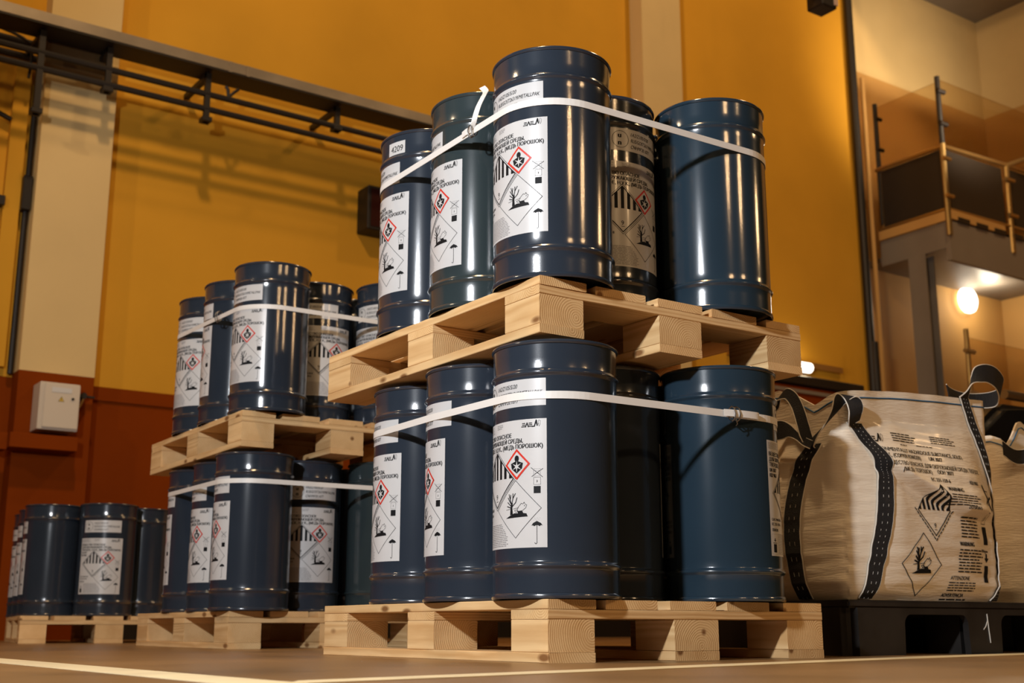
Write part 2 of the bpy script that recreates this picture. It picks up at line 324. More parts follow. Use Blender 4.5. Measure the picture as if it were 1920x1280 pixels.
def approval_print():
    P = Print(); cx, cy, r = .032, UH/2, .026
    P.line([(cx+r*cos(a*pi/14), cy+r*sin(a*pi/14)) for a in range(28)], .0014, closed=True)
    P.text('u', cx-.007, cy+.005, .017, bold=.03); P.text('n', cx-.007, cy-.018, .017, bold=.03)
    for t, y, wd in (('1A2/Z105/S/20', .048, .078), ('RUS/GOST26319/METALLPAK', .029, .148), ('CNHMF20.1077', .010, .082)): P.text(t, .066, y, .0115, wd, shear=.30, bold=.004)
    return P
def number_print():
    P = Print(); P.text('4209', .012, .009, .021, .050, shear=0.05, bold=.004); return P

# ------------------------------------------------------------------ steel drums
R0, HD = 0.1632, 0.6471
def drum_profile():
    p = []
    def bead(z, a, w): return [(R0+a*(0.5+0.5*cos(pi*k/6)), z+w*k/6) for k in range(-6, 7)]
    p += [(R0, 0.014), (R0, 0.05)] + bead(0.080, 0.0058, 0.011) + [(R0, 0.11), (R0, 0.30), (R0, 0.53)] + bead(0.563, 0.0058, 0.011) + [(R0, 0.60), (R0+0.0008, 0.636)]
    return p
def ring_mesh(name, r, z, a, b):
    bm = bmesh.new(); bm_lathe(bm, [(r+a*cos(t*pi/5), z+b*sin(t*pi/5)) for t in range(11)], 96); return finish(bm, name, True)
_bm = bmesh.new(); bm_lathe(_bm, drum_profile(), 112, capbot=True); ME_BODY = finish(_bm, 'body', True)
ME_TOP = ring_mesh('top_rim', R0+0.0012, HD-0.0055, 0.0042, 0.0055); ME_BOT = ring_mesh('bottom_rim', R0+0.0006, 0.007, 0.0036, 0.007)
_bm = bmesh.new(); bm_lathe(_bm, [(R0-0.001, HD-0.006), (R0-0.006, HD-0.018), (R0*0.7, HD-0.017), (R0*0.66, HD-0.012), (0.01, HD-0.012)], 64, captop=True); ME_LID = finish(_bm, 'lid', True)
def patch(w, h, z0, off):
    """paper sheet bent on the drum; its right edge sits at angle 0, it runs clockwise as seen from above (leftwards for the reader)"""
    bm = bmesh.new(); n = max(2, int(w/0.008)); r = R0+off
    rows = [[bm.verts.new((r*cos(-w/R0*(1-k/n)), r*sin(-w/R0*(1-k/n)), z0+h*j)) for k in range(n+1)] for j in (0, 1)]
    for k in range(n): bm.faces.new((rows[0][k], rows[0][k+1], rows[1][k+1], rows[1][k]))
    me = bpy.data.meshes.new('sheet'); bm.to_mesh(me); bm.free(); me.polygons.foreach_set('use_smooth', [True]*len(me.polygons)); return me
def wrap(w, z0, off):
    def f(x, y, lay):
        a = -(w-x)/R0; r = R0+off+lay*0.00022; return Vector((r*cos(a), r*sin(a), z0+y))
    return f
ZL, ZU = 0.123, 0.4765
ME_HS, ME_HP = patch(LW, LH, ZL, .0007), hazard_print().build(wrap(LW, ZL, .0011), .009)
ME_US, ME_UP = patch(UW, UH, ZU, .0007), approval_print().build(wrap(UW, ZU, .0011), .009)
ME_NS, ME_NP = patch(.07, .042, .574, .0012), number_print().build(wrap(.07, .574, .0016), .009)
for m_, mt in ((ME_BODY, None), (ME_HS, M_PAPER), (ME_US, M_PAPER), (ME_NS, M_PAPER)):
    if mt: m_.materials.append(mt)
BODY = {}
def painted(me, mat):
    k = (me.name, mat.name)
    if k not in BODY: c = me.copy(); c.materials.clear(); c.materials.append(mat); BODY[k] = c
    return BODY[k]
DR = {}
# reader's right edge of the label is at the larger polar angle seen from outside: x grows counter-clockwise
def drum(loc, ang_h, ang_u=None, mat=None, label='', group='steel drums on the pallets', sticker=None, rz=0):
    mat = mat or M_NAVY
    e = empty('steel_drum', loc, rz, label=label, cat='drum', group=group)
    link('body', painted(ME_BODY, mat), None, e); link('top_rim', painted(ME_TOP, mat), None, e); link('bottom_rim', painted(ME_BOT, mat), None, e); link('lid', painted(ME_LID, mat), None, e)
    if ang_h is not None:
        s = link('hazard_label', ME_HS, None, e, rot=(0, 0, radians(ang_h)), label='white paper hazard label'); link('print', ME_HP, None, s, kind='stuff')
        s = link('approval_label', ME_US, None, e, rot=(0, 0, radians(ang_u if ang_u is not None else ang_h-3)), label='white paper code label'); link('print', ME_UP, None, s, kind='stuff')
    if sticker is not None:
        s = link('number_sticker', ME_NS, None, e, rot=(0, 0, radians(sticker)), label='small white number sticker'); link('print', ME_NP, None, s, kind='stuff')
    return e

# ------------------------------------------------------------------ wooden pallets
PW, PL, PH, ZUP = 0.9652, 1.2, 0.1511, 0.8147
ZB = (0.0, 0.0245, 0.1035, 0.1270, 0.1511)
PM = {}
def plank_mesh(l, w, h, var=0):
    k = (round(l, 3), round(w, 3), round(h, 3), var)
    if k in PM: return PM[k]
    R = random.Random(hash(k) % 9999 if False else int(l*1000)*7+int(w*1000)*3+var); bm = bmesh.new(); n = 8 if l > 0.3 else 1
    xs = [-l/2+l*i/n for i in range(n+1)]; rings = []; c = 0.0016
    for i, x in enumerate(xs):
        d = R.uniform(-.0012, .0012) if 0 < i < n else 0; e = R.uniform(-.001, .001) if 0 < i < n else 0; a = w/2+d; t = h+e*0.6
        rings.append([bm.verts.new((x, y, z)) for y, z in ((-a+c, 0), (a-c, 0), (a, c), (a, t-c), (a-c, t), (-a+c, t), (-a, t-c), (-a, c))])
    for A, B in zip(rings, rings[1:]):
        for q in range(8): bm.faces.new((A[q], A[(q+1) % 8], B[(q+1) % 8], B[q]))
    bm.faces.new(rings[0]); bm.faces.new(list(reversed(rings[-1])))
    me = finish(bm, 'plank'); me.materials.append(M_WOOD); PM[k] = me; return me
def pallet(loc, rz, label, tops=None):
    e = empty('wooden_pallet', loc, rz, label=label, cat='pallet', group='wooden pallets')
    R = random.Random(int(loc[0]*100+loc[2]*991)+5)
    g = 0.0006
    for i, (a, b) in enumerate(tops or ((0, .148), (.179, .349), (.393, .556), (.597, .756), (.811, .965))):
        link('top_board', plank_mesh(PL, b-a, ZB[4]-ZB[3]-g, i), None, e, ((a+b)/2, PL/2+R.uniform(-.002, .002), ZB[3]), (0, 0, pi/2))
    for i, y in enumerate((.0785, PL/2, PL-.0785)):
        w = .157 if i != 1 else .145
        link('cross_board', plank_mesh(PW, w, ZB[3]-ZB[2]-g, i), None, e, (PW/2, y, ZB[2]))
        for j, (x, bw) in enumerate(((.0717, .1433), (PW/2, .1566), (PW-.0717, .1433))):
            link('block', plank_mesh(w-.002, bw-.001, ZB[2]-ZB[1]-g, i*3+j), None, e, (x, y+R.uniform(-.001, .001), ZB[1]), (0, 0, pi/2))
    for i, (x, bw) in enumerate(((.0717, .1433), (PW/2, .1566), (PW-.0717, .1433))):
        link('bottom_board', plank_mesh(PL, bw, ZB[1]-g, i+5), None, e, (x, PL/2, 0), (0, 0, pi/2))
    return e

# ------------------------------------------------------------------ strapping around a layer of drums
def hull_band(cs, z_of, name, label, width=0.0195, start=None):
    pts = []
    for cx, cy in cs:
        for k in range(72): a = 2*pi*k/72; pts.append((cx+(R0+.0022)*cos(a), cy+(R0+.0022)*sin(a)))
    pts = sorted(set(pts))
    def half(ps):
        h = []
        for p in ps:
            while len(h) >= 2 and (h[-1][0]-h[-2][0])*(p[1]-h[-2][1])-(h[-1][1]-h[-2][1])*(p[0]-h[-2][0]) <= 0: h.pop()
            h.append(p)
        return h
    H = half(pts)[:-1]+half(list(reversed(pts)))[:-1]
    bm = bmesh.new(); rings = []; n = len(H)
    for i, (x, y) in enumerate(H):
        t = Vector(H[(i+1) % n])-Vector(H[i-1]); nn = Vector((t.y, -t.x)).normalized()*0.0006; z = z_of(x, y)
        rings.append([bm.verts.new((x+s*nn.x, y+s*nn.y, z+q*width/2)) for s, q in ((1, 1), (1, -1), (-1, -1), (-1, 1))])
    for i in range(n):
        A, B = rings[i], rings[(i+1) % n]
        for k in range(4): bm.faces.new((A[k], A[(k+1) % 4], B[(k+1) % 4], B[k]))
    e = empty(name, (H[0][0], H[0][1], z_of(*H[0])), label=label, cat='strap', group='white straps around the drums')
    me = finish(bm, 'band'); me.transform(Matrix.Translation(-Vector(e.location)))
    link('band', me, M_STRAP, e); return e
def buckle(parent, c, d, n, s=1.0):
    """wire buckle: bent steel loop around the band at c, band direction d, outward normal n"""
    c = Vector(c)-Vector(parent.location); d = Vector(d).normalized(); n = Vector(n).normalized(); u = n.cross(d).normalized()
    for k in (-.007, .007):
        pts = [c+d*(k+.004*sin(a*pi/4))*s+u*.0165*cos(a*pi/4)*s+n*(.004+.007*sin(a*pi/4))*s for a in range(8)]
        tube('buckle_wire', pts, .0016*s, M_WIRE, parent, 6, True, label='bent steel wire buckle')
    tube('buckle_wire', [c-d*.008*s+u*.015*s+n*.006, c+d*.008*s+u*.015*s+n*.006], .0016*s, M_WIRE, parent, 6)

# ================================================================== SETTING
YW = 7.0
def struct(name, a, b, mat, **k): return box(name, a, b, mat, kind='structure', **k)
struct('floor', (-14, -12, -0.3), (18, 9.0, 0.0), M_FLOOR)
w = struct('wall_back', (-8, YW, 0), (9.97, YW+.35, 11.5), M_OCHRE)
# oxide red dado as its own painted render coat, stepping round the pilaster
box('dado', (-8, YW-.012, 0.0), (9.97, YW, 1.888), M_MAROON, kind='structure')
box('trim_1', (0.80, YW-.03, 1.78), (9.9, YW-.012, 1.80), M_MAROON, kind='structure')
def pilaster(x0, x1, n):
    e = empty('pilaster', ((x0+x1)/2, YW-.1, 0), kind='structure')
    e.name = 'trim_%d' % n
    box('shaft', (-(x1-x0)/2, -.1, 1.915), ((x1-x0)/2, .1, 11.4), M_CREAM, e); box('base', (-(x1-x0)/2, -.1, 0), ((x1-x0)/2, .1, 1.915), M_MAROON, e)
    return e
pilaster(0.247, 0.79, 2); pilaster(6.324, 6.889, 3)
# niche with the stairs at the right
YN = 7.3
struct('wall_niche', (9.98, YN, 0), (13.6, YN+.3, 7.24), M_TAN); struct('wall_niche_upper', (9.98, YN, 7.24), (13.6, YN+.3, 11.5), M_CREAM)
struct('wall_right', (13.26, 0.5, 0), (13.6, YN, 7.24), M_TAN); struct('wall_right_upper', (13.26, 0.5, 7.24), (13.6, YN, 11.5), M_CREAM)
struct('wall_niche_return', (9.90, YW+.02, 0), (9.98, YN, 11.5), M_OCHRE)
struct('ceiling', (9.98, 3.2, 8.76), (13.26, YN, 9.0), M_GREYP)
box('added_dark_strip', (-8, YW-.05, 0.0), (9.9, YW-.013, 0.42), M_DARK, kind='structure')  # dark strip added so the gaps under the pallets look black
tube('downpipe', [(9.94, 6.93, 0.0), (9.94, 6.93, 11.0)], .05, M_DARK, label='dark vertical pipe at the right end of the ochre wall', cat='pipe')
tube('downpipe', [(10.12, 6.93, 0.0), (10.12, 6.93, 6.9)], .028, M_TAN, label='thin tan pipe at the left edge of the balcony', cat='pipe')
# floor markings
def flat(name, pts, z, mat, **k):
    c = Vector((sum(p[0] for p in pts)/len(pts), sum(p[1] for p in pts)/len(pts), 0)); bm = bmesh.new()
    A = [bm.verts.new((p[0]-c.x, p[1]-c.y, z)) for p in pts]; B = [bm.verts.new((p[0]-c.x, p[1]-c.y, 0.0001)) for p in pts]
    bm.faces.new(A); bm.faces.new(list(reversed(B)))
    for i in range(len(pts)): bm.faces.new((A[i], B[i], B[(i+1) % len(pts)], A[(i+1) % len(pts)]))
    return link(name, finish(bm, name), mat, None, c, **k)
flat('floor_line', [(-1.07, 3.6), (-1.07, -.70), (-.96, -.70), (-.96, 3.6)], .0012, M_STRIPE, label='wide cream line painted on the floor at the lower left', cat='floor line')
flat('floor_line', [(-1.0, -.70), (1.04, -.225), (3.2, .18), (3.2, .30), (1.254, -.06), (-.93, -.60)], .0015, M_STRIPE, label='long cream line painted on the floor in front of the nearest pallet', cat='floor line')

# ================================================================== PALLET STACKS
T = [(.129, .142), (.137, .490), (.143, .818), (.436, .311), (.726, .133)]
B = [(.125, .133), (.134, .493), (.163, .857), (.432, .313), (.708, .120)]
HID = [(.436, .655), (.722, .478), (.722, .826)]
pallet((0, 0, 0), 0, 'pale wooden pallet on the floor under the nearest drum stack')
pallet((-.0088, .0167, ZUP), -.0013, 'pale wooden pallet between the two layers of the nearest drum stack', ((0, .152), (.185, .359), (.402, .567), (.604, .781), (.823, .965)))
zt, zb = ZUP+PH+.0008, PH+.0008
def dz(c, z): return (c[0], c[1], z)
drum(dz(T[0], zt), -131, -134.8, M_NAVY, 'front corner navy drum, highest and largest in the photo')
drum(dz(T[1], zt), -148, -174.7, M_SLATE, 'slate green drum left of the top front corner drum, under the upper wire buckle')
drum(dz(T[2], zt), -146, -158.7, M_NAVY, 'navy drum with a number sticker, far left on the nearest upper pallet', sticker=-152)
drum(dz(T[3], zt), -49, -40, M_NAVY, 'shaded drum with a tan-looking label between top front corner drum and plain right drum')
drum(dz(T[4], zt), 60, 63, M_BLUE, 'blue drum with no label showing, at the right end of the nearest upper pallet')
drum(dz(B[0], zb), -134.3, -134.8, M_NAVY, 'large navy drum at the front corner of the nearest lower layer')
drum(dz(B[1], zb), -163, -155.7, M_NAVY, 'navy drum second from the corner on the left side, nearest lower layer')
drum(dz(B[2], zb), -148, -152.5, M_NAVY, 'navy drum at the left end of the nearest lower layer')
drum(dz(B[3], zb), 40, 38, M_NAVY, 'drum in deep shadow behind the strap, between the two front lower drums')
drum(dz(B[4], zb), -81.7+90.0, -66+77.7, M_BLUE, 'blue drum at the right end of the nearest lower layer, under the lower wire buckle')
for c in HID:
    for z in (zt, zb): drum(dz(c, z), 30, 30, M_NAVY, 'navy drum in the inner and rear rows of the nearest stack', 'hidden rear drums of the nearest stack')
# stack behind, left
t2 = [(.312, 2.451), (.312, 2.806), (.316, 3.147), (.614, 2.630), (.908, 2.444)]
b2 = [(.290, 2.500), (.327, 2.860), (.333, 3.188), (.590, 2.640), (.905, 2.470)]
pallet((.1646, 2.401, 0), -.0206, 'wooden pallet on the floor under the second drum stack')
pallet((.1535, 2.3367, ZUP), -.0228, 'wooden pallet between the two layers of the second drum stack')
drum(dz(t2[0], zt), -120.7, -128, M_NAVY, 'front corner drum on the upper pallet of the second stack')
drum(dz(t2[1], zt), -160, -159.6, M_NAVY, 'upper drum of the second stack showing a narrow strip of label, behind its corner drum')
drum(dz(t2[2], zt), -114, -120, M_NAVY, 'leftmost upper drum of the second stack, against the yellow wall')
drum(dz(t2[3], zt), -52, -80, M_NAVY, 'upper drum of the second stack right of its corner drum, label half in shadow')
drum(dz(t2[4], zt), -105, -108, M_NAVY, 'upper drum of the second stack partly hidden by the nearest stack')
drum(dz(b2[0], zb), -148, -150.7, M_NAVY, 'front corner drum in the lower layer of the second stack')
drum(dz(b2[1], zb), -137, -149.3, M_NAVY, 'lower drum of the second stack with a full label, left of its corner drum')
drum(dz(b2[2], zb), -170, -163.7, M_NAVY, 'leftmost lower drum of the second stack with a sliver of label')
drum(dz(b2[3], zb), -60, -58, M_NAVY, 'lower drum of the second stack with a half shaded label facing the camera')
drum(dz(b2[4], zb), 60, 60, M_SLATE, 'unlabelled teal drum in the lower layer of the second stack beside the nearest stack')
for c in ((.62, 2.98), (.90, 2.80), (.90, 3.15)):
    for z in (zt, zb): drum(dz((c[0]+(.0 if z == zt else .0), c[1]), z), 30, 30, M_NAVY, 'navy drum in the inner and rear rows of the second stack', 'hidden rear drums of the second stack')
# third pallet, far left, one layer
pallet((-.0432, 4.9083, 0), -.1643, 'wooden pallet on the floor at the far left under a single layer of drums')
drum((.187, 5.268, zb), -162.6, -164, M_NAVY, 'drum at the left front corner of the far left pallet')
drum((.444, 5.026, zb), -74.8, -80, M_NAVY, 'drum of the far left pallet with its whole label facing the camera')
drum((.722, 5.215, zb), 60, 60, M_NAVY, 'unlabelled drum of the far left pallet beside the second stack')
drum((.235, 5.615, zb), -158, -160, M_NAVY, 'second drum from the corner in the left row of the far left pallet')
drum((.290, 5.965, zb), -158, -160, M_NAVY, 'rearmost drum in the left row, cut by the left edge of the photo')
drum((.62, 5.55, zb), 60, 60, M_NAVY, 'navy drum at the rear of the far left pallet', 'hidden rear drums of the far left pallet')
# straps
allT = T+HID; allB = B+HID
s = hull_band(allT, lambda x, y: 1.4525+.0*x-.0*y, 'strap', 'white strap around the upper drums of the nearest stack')
o_ = Vector(s.location)
buckle(s, (-.0305, .296, 1.4525), (0.02, 1, 0), (-1, 0, 0), 1.25)
bm = bmesh.new(); P_ = smooth_path([(-.036, .296, 1.457), (-.044, .275, 1.475), (-.040, .262, 1.510), (-.022, .262, 1.548), (.0, .285, 1.576), (.004, .31, 1.60)], 6)
bm_ribbon(bm, [p-o_ for p in P_], [Vector((.004, -.009, .002))*(1 if i > 3 else .8) for i in range(len(P_))], .0012); link('strap_tail', finish(bm, 'strap_tail'), M_STRAP, s)
bm = bmesh.new(); P_ = [(-.037, .30, 1.457), (-.038, .33, 1.4575), (-.036, .352, 1.456)]
bm_ribbon(bm, [Vector(p)-o_ for p in P_], [Vector((0, 0, .0095))]*3, .0012); link('strap_tail', finish(bm, 'strap_tail'), M_STRAP, s)
s = hull_band(allB, lambda x, y: .654+.012*max(0, y), 'strap', 'white strap around the lower drums of the nearest stack')
o_ = Vector(s.location)
buckle(s, (.60, -.047, .6535), (1, -.05, 0), (0, -1, 0), 1.25)
bm = bmesh.new(); P_ = smooth_path([(.565, -.0478, .655), (.60, -.056, .655), (.635, -.060, .655), (.672, -.060, .655), (.690, -.056, .655), (.688, -.050, .654), (.66, -.0475, .654)], 5)
bm_ribbon(bm, [p-o_ for p in P_], [Vector((0, 0, .0095))]*len(P_), .0012); link('strap_tail', finish(bm, 'strap_tail'), M_STRAP, s)
tube('buckle_wire', [Vector(p)-o_ for p in ((.602, -.056, .640), (.601, -.058, .632), (.606, -.056, .626), (.602, -.054, .620))], .0016, M_WIRE, s, 6)
T2h = t2+[(.62, 2.98), (.90, 2.80), (.90, 3.15)]; B2h = b2+[(.62, 2.98), (.90, 2.80), (.90, 3.15)]
s = hull_band(T2h, lambda x, y: 1.413+.028*(y-2.3)+.0*x, 'strap', 'white strap around the upper drums of the second stack')
buckle(s, (.146, 2.63, 1.423), (0, 1, 0), (-1, 0, 0), 1.5)
hull_band(B2h, lambda x, y: .676+.016*(y-2.3), 'strap', 'white strap around the lower drums of the second stack')

# ================================================================== BAGS ON THE PLASTIC PALLET
def plastic_pallet(x0, y0, wx, wy, label, chalk=False):
    e = empty('plastic_pallet', (x0+wx/2, y0+wy/2, 0), label=label, cat='pallet', group='black plastic pallets'); hx, hy = wx/2, wy/2; zt_ = .166
    bm = bmesh.new(); bm_box(bm, (-hx, -hy, .142), (hx, hy, zt_), .006, 2)
    link('deck', finish(bm, 'deck', True), M_PLAST, e)
    # side skirts with rounded openings between nine feet
    feet = ((-hx, -hx+.25), (-hx+.58, -hx+.75), (hx-.12, hx)); feety = ((-hy, -hy+.20), (-.10, .10), (hy-.20, hy))
    for a, b in feet:
        for c, d in feety:
            bm = bmesh.new(); r = bmesh.ops.create_cube(bm, size=1)['verts']
            for v in r: v.co = Vector(((a+b)/2+v.co.x*(b-a), (c+d)/2+v.co.y*(d-c), .0715+v.co.z*.143))
            bmesh.ops.bevel(bm, geom=[ed for ed in bm.edges if abs(ed.verts[0].co.z-ed.verts[1].co.z) > .1], offset=.035, segments=5, affect='EDGES')
            link('foot', finish(bm, 'foot', True), M_PLAST, e)
    def skirt(axis, at, half, notches):
        # one moulded panel with round-cornered fork openings down to the floor
        out = [(-half, .143), (-half, .0)]
        for p, q in notches:
            out += [(p, 0.0), (p+.004, .075)] + [(p+.004+.032*(1-cos(t*pi/10)), .092+.032*sin(t*pi/10)) for t in range(6)]
            out += [(q-.004-.032*(1-cos(t*pi/10)), .092+.032*sin(t*pi/10)) for t in range(5, -1, -1)] + [(q-.004, .075), (q, 0.0)]
        out += [(half, 0.0), (half, .143)]
        bm = bmesh.new(); d = .022 if at < 0 else -.022
        mk = lambda u, z, w: (u, w, z) if axis == 0 else (w, u, z)
        A = [bm.verts.new(mk(u, z, at)) for u, z in out]; B_ = [bm.verts.new(mk(u, z, at+d)) for u, z in out]
        bm.faces.new(A); bm.faces.new(list(reversed(B_)))
        for k in range(len(out)): bm.faces.new((A[k], B_[k], B_[(k+1) % len(out)], A[(k+1) % len(out)]))
        link('skirt', finish(bm, 'skirt'), M_PLAST, e)
    for at in (-hy-.002, hy+.002): skirt(0, at, hx-.036, ((-hx+.25, -hx+.58), (-hx+.75, hx-.12)))
    for at in (-hx-.002, hx+.002): skirt(1, at, hy-.036, ((-hy+.19, -.09), (.09, hy-.19)))
    for yy in (-hy+.02, hy-.05):
        box('rib', (-hx+.25, yy, .164), (-hx+.56, yy+.03, .1675), M_PLAST, e, .002); box('rib', (-hx+.70, yy, .164), (hx-.1, yy+.03, .1675), M_PLAST, e, .002)
    if chalk:
        bm = bmesh.new(); P = [(.078, .128), (.080, .10), (.084, .055), (.086, .035)]
        bm_tube(bm, [(x, -hy-.0030, z) for x, z in P], .0018, 5); bm_tube(bm, [(.079, -hy-.0030, .108), (.067, -hy-.0030, .088), (.054, -hy-.0030, .078)], .0015, 5)
        link('chalk_mark', finish(bm, 'chalk_mark'), M_PIPING, e, label='pale scratched mark')
    return e
plastic_pallet(1.20, .10, 1.20, .95, 'black plastic pallet under the big printed bag', True)
plastic_pallet(2.43, .11, 1.15, .95, 'black plastic pallet cut off by the right edge of the photo')

def interp(tab, x):
    if x <= tab[0][0]: return tab[0][1]
    for (a, b), (c, d) in zip(tab, tab[1:]):
        if x <= c: return b+(d-b)*(x-a)/(c-a)
    return tab[-1][1]
from mathutils import noise
class Bag:
    def __init__(s, x0, y0, wx, wy, z0, rim, fold, seed=0):
        s.x0, s.y0, s.wx, s.wy, s.z0, s.rim, s.fold, s.seed = x0, y0, wx, wy, z0, rim, fold, seed; s.r = .055; s.per = 2*(wx+wy)
    def base(s, q):
        """q: distance round the square starting at the front left corner, counter-clockwise seen from above"""
        q %= s.per; wx, wy, r = s.wx, s.wy, s.r
        sides = ((Vector((s.x0, s.y0)), Vector((1, 0)), wx), (Vector((s.x0+wx, s.y0)), Vector((0, 1)), wy), (Vector((s.x0+wx, s.y0+wy)), Vector((-1, 0)), wx), (Vector((s.x0, s.y0+wy)), Vector((0, -1)), wy))
        for o, d, l in sides:
            if q <= l: break
            q -= l
        n = Vector((d.y, -d.x)); p = o+d*q
        e = min(q, l-q)
        if e < r:
            k = e/r; ang = (1-k)*pi/4; sgn = -1 if q < l/2 else 1
            cc = o+d*(r if q < l/2 else l-r)-n*r
            n2 = (n*cos(ang)+d*sgn*sin(ang)).normalized(); p = cc+n2*r; n = n2
        return p, n, e, l
    def zr(s, q): return interp(s.rim, q % s.per)
    def disp(s, q, z):
        q %= s.per; p, n, e, l = s.base(q); zr = s.zr(q); t = max(0, min(1, (z-s.z0)/(zr-s.z0))); m = min(1, e/(l*.3))
        m = m*m*(3-2*m)
        b = (.055*sin(pi*min(1, t*1.25)**.8) if t < .8 else 0)*m
        b = .050*m*sin(pi*min(1, t/.85))**1.0
        if q < s.wx and s.fold:
            zf = interp(s.fold, q); d = z-zf; k = min(1, max(0, q-.10)/.15)*min(1, max(0, s.wx-.0-q)/.15)
            u = max(0.0, min(1.0, (d+.030)/.036)); u = u*u*(3-2*u)
            b += k*(.036*math.exp(-max(0, d)/.10)*u-.012*(1-u)*math.exp(min(0, d+.03)/.06))
        if q > s.wx*2+s.wy and s.fold:
            zf = .60; d = z-zf; b += (.022*math.exp(-max(0, d)/.06) if d > 0 else .022*math.exp(d/.012))*m
        N = noise.noise
        b += .0042*N(Vector((q*4+s.seed, z*34, 1)))*(1.2-t)+.008*N(Vector((q*5, z*4+s.seed, 5)))+.010*N(Vector((q*9, z*3, 9+s.seed)))*max(0, t-.7)*3
        # narrow waist at the very bottom
        b -= .02*max(0, 1-(z-s.z0)/.05)
        return b
    def P(s, q, z, off=0.0):
        p, n, e, l = s.base(q); d = s.disp(q, z)+off; return Vector((p.x+n.x*d, p.y+n.y*d, z))
    def mesh(s, nq=420, nz=160):
        bm = bmesh.new(); rows = []
        for j in range(nz+1):
            t = j/nz; rows.append([bm.verts.new(s.P(s.per*i/nq, s.z0+t*(s.zr(s.per*i/nq)-s.z0))) for i in range(nq)])
        for j in range(1, 5): rows.append([bm.verts.new(s.P(s.per*i/nq, s.zr(s.per*i/nq)-.03*(j-1), -.006-.002*j)) for i in range(nq)])
        for A, Bq in zip(rows, rows[1:]):
            for i in range(nq): bm.faces.new((A[i], A[(i+1) % nq], Bq[(i+1) % nq], Bq[i]))
        bm.faces.new(rows[-1]); bm.faces.new(list(reversed(rows[0])))
        return finish(bm, 'bag_body', True)
def web(parent, pts, wv, name='webbing', edge=True, stitch=True):
    o = Vector(parent.location); pts = [Vector(p)-o for p in pts]; e = link(name, (lambda b: (bm_ribbon(b, pts, wv, .0035), finish(b, name))[1])(bmesh.new()), M_WEB, parent)
    bm = bmesh.new()
    for sg in (1, -1):
        bm_tube(bm, [p+Vector(w)*sg*1.02 for p, w in zip(pts, wv)], .0021, 6)
    if stitch:
        for q in (-.33, .33):
            for i in range(0, len(pts)-1, 2):
                t = (pts[i+1]-pts[i]).normalized(); nn = t.cross(Vector(wv[i])).normalized()
                if nn.y > 0 and abs(nn.y) > abs(nn.x) or nn.x > 0 and abs(nn.x) >= abs(nn.y): nn = -nn
                a = pts[i]+Vector(wv[i])*q+nn*.0024; b = pts[i]+(pts[i+1]-pts[i])*.9+Vector(wv[i+1])*q+nn*.0024
                bm_tube(bm, [a, a+(b-a)*.6], .0006, 4)
    if edge: link('white_edging', finish(bm, 'white_edging', True), M_PIPING, e, label='white stitched edging')
    return e
def surf_strap(bag, parent, table, w=.026):
    """table of (q, z) centre points running up the bag"""
    P = smooth_path([(a, b, 0) for a, b in table], 10); pts = []; wv = []
    for p in P:
        c = bag.P(p.x, p.y, .005); dq = bag.P(p.x+.02, p.y, .005)-bag.P(p.x-.02, p.y, .005); dq.z = 0; pts.append(c); wv.append(dq.normalized()*w)
    return web(parent, pts, wv), pts
# --- big bag in front
bx0, by0, bwx, bwy = 1.235, .120, .79, .80
PER = 2*(bwx+bwy)
rim1 = [(0, .815), (.25, .84), (.55, .855), (.79, .862), (.79+.80, .85), (.79*2+.80, .84), (PER-.45, .845), (PER-.25, .853), (PER-.17, .825), (PER-.10, .782), (PER-.05, .800), (PER, .815)]
fold1 = [(.10, .63), (.155, .60), (.28, .545), (.52, .462), (.80, .464)]
BG = Bag(bx0, by0, bwx, bwy, .168, rim1, fold1)
eb = empty('big_bag', (bx0+bwx/2, by0+bwy/2, .168), label='big cream woven bulk bag with black loops and black hazard print, on black plastic pallet', cat='bag')
me = BG.mesh(); me.transform(Matrix.Translation(-Vector(eb.location))); link('bag_body', me, M_BAG, eb)
bm = bmesh.new(); bm_tube(bm, [BG.P(PER*i/220, BG.zr(PER*i/220)-.024, .001)-Vector(eb.location) for i in range(220)], .0026, 6, True); link('blue_seam', finish(bm, 'blue_seam'), M_THREAD, eb, label='blue stitched seam')
_, pb = surf_strap(BG, eb, [(.085, .172), (.115, .30), (.135, .40), (.155, .53), (.156, .57), (.140, .615), (.10, .665), (.055, .715)], .030)
_, pc = surf_strap(BG, eb, [(.745, .172), (.775, .22), (.80, .35), (.80, .46), (.765, .56), (.72, .68), (.675, .79), (.645, .862)], .024)
_, pa = surf_strap(BG, eb, [(PER-.19, .172), (PER-.185, .38), (PER-.15, .555), (PER-.10, .655)], .028)
surf_strap(BG, eb, [(.79+.17, .172), (.79+.16, .5), (.79+.13, .85)], .026)
surf_strap(BG, eb, [(PER-.62, .172), (PER-.63, .5), (PER-.66, .85)], .026)
# lifting loops
def loop(parent, pts, wv, **k):
    P = smooth_path(pts, 6); Wq = smooth_path(wv, 6); return web(parent, P, Wq, 'lifting_loop', stitch=False)
def SH(ps):   # loop points were measured before the bag was moved; the ends that sit on the webbing stay put
    ends = {tuple(round(c, 6) for c in q) for q in (pa[-1], pb[-1], pc[-1])}
    return [Vector(p) if tuple(round(c, 6) for c in p) in ends else Vector((p[0]-.045, p[1]-.050, p[2]-.004)) for p in ps]
loop(eb, [pa[-1], (1.203, .205, .660), (1.203, .180, .684), (1.207, .147, .716), (1.217, .118, .753), (1.230, .105, .785), (1.246, .096, .797), (1.262, .088, .785), (1.266, .080, .755), (1.268, .088, .728), tuple(pb[-1])],
     [(.004, .006, .012), (.006, .006, .014), (.012, .004, .012), (.014, .0, .010), (.016, -.004, .004), (.018, -.012, -.004), (.022, -.014, -.004), (.026, -.008, .002), (.028, -.004, .006), (.028, 0, .008), (.026, 0, .012)])
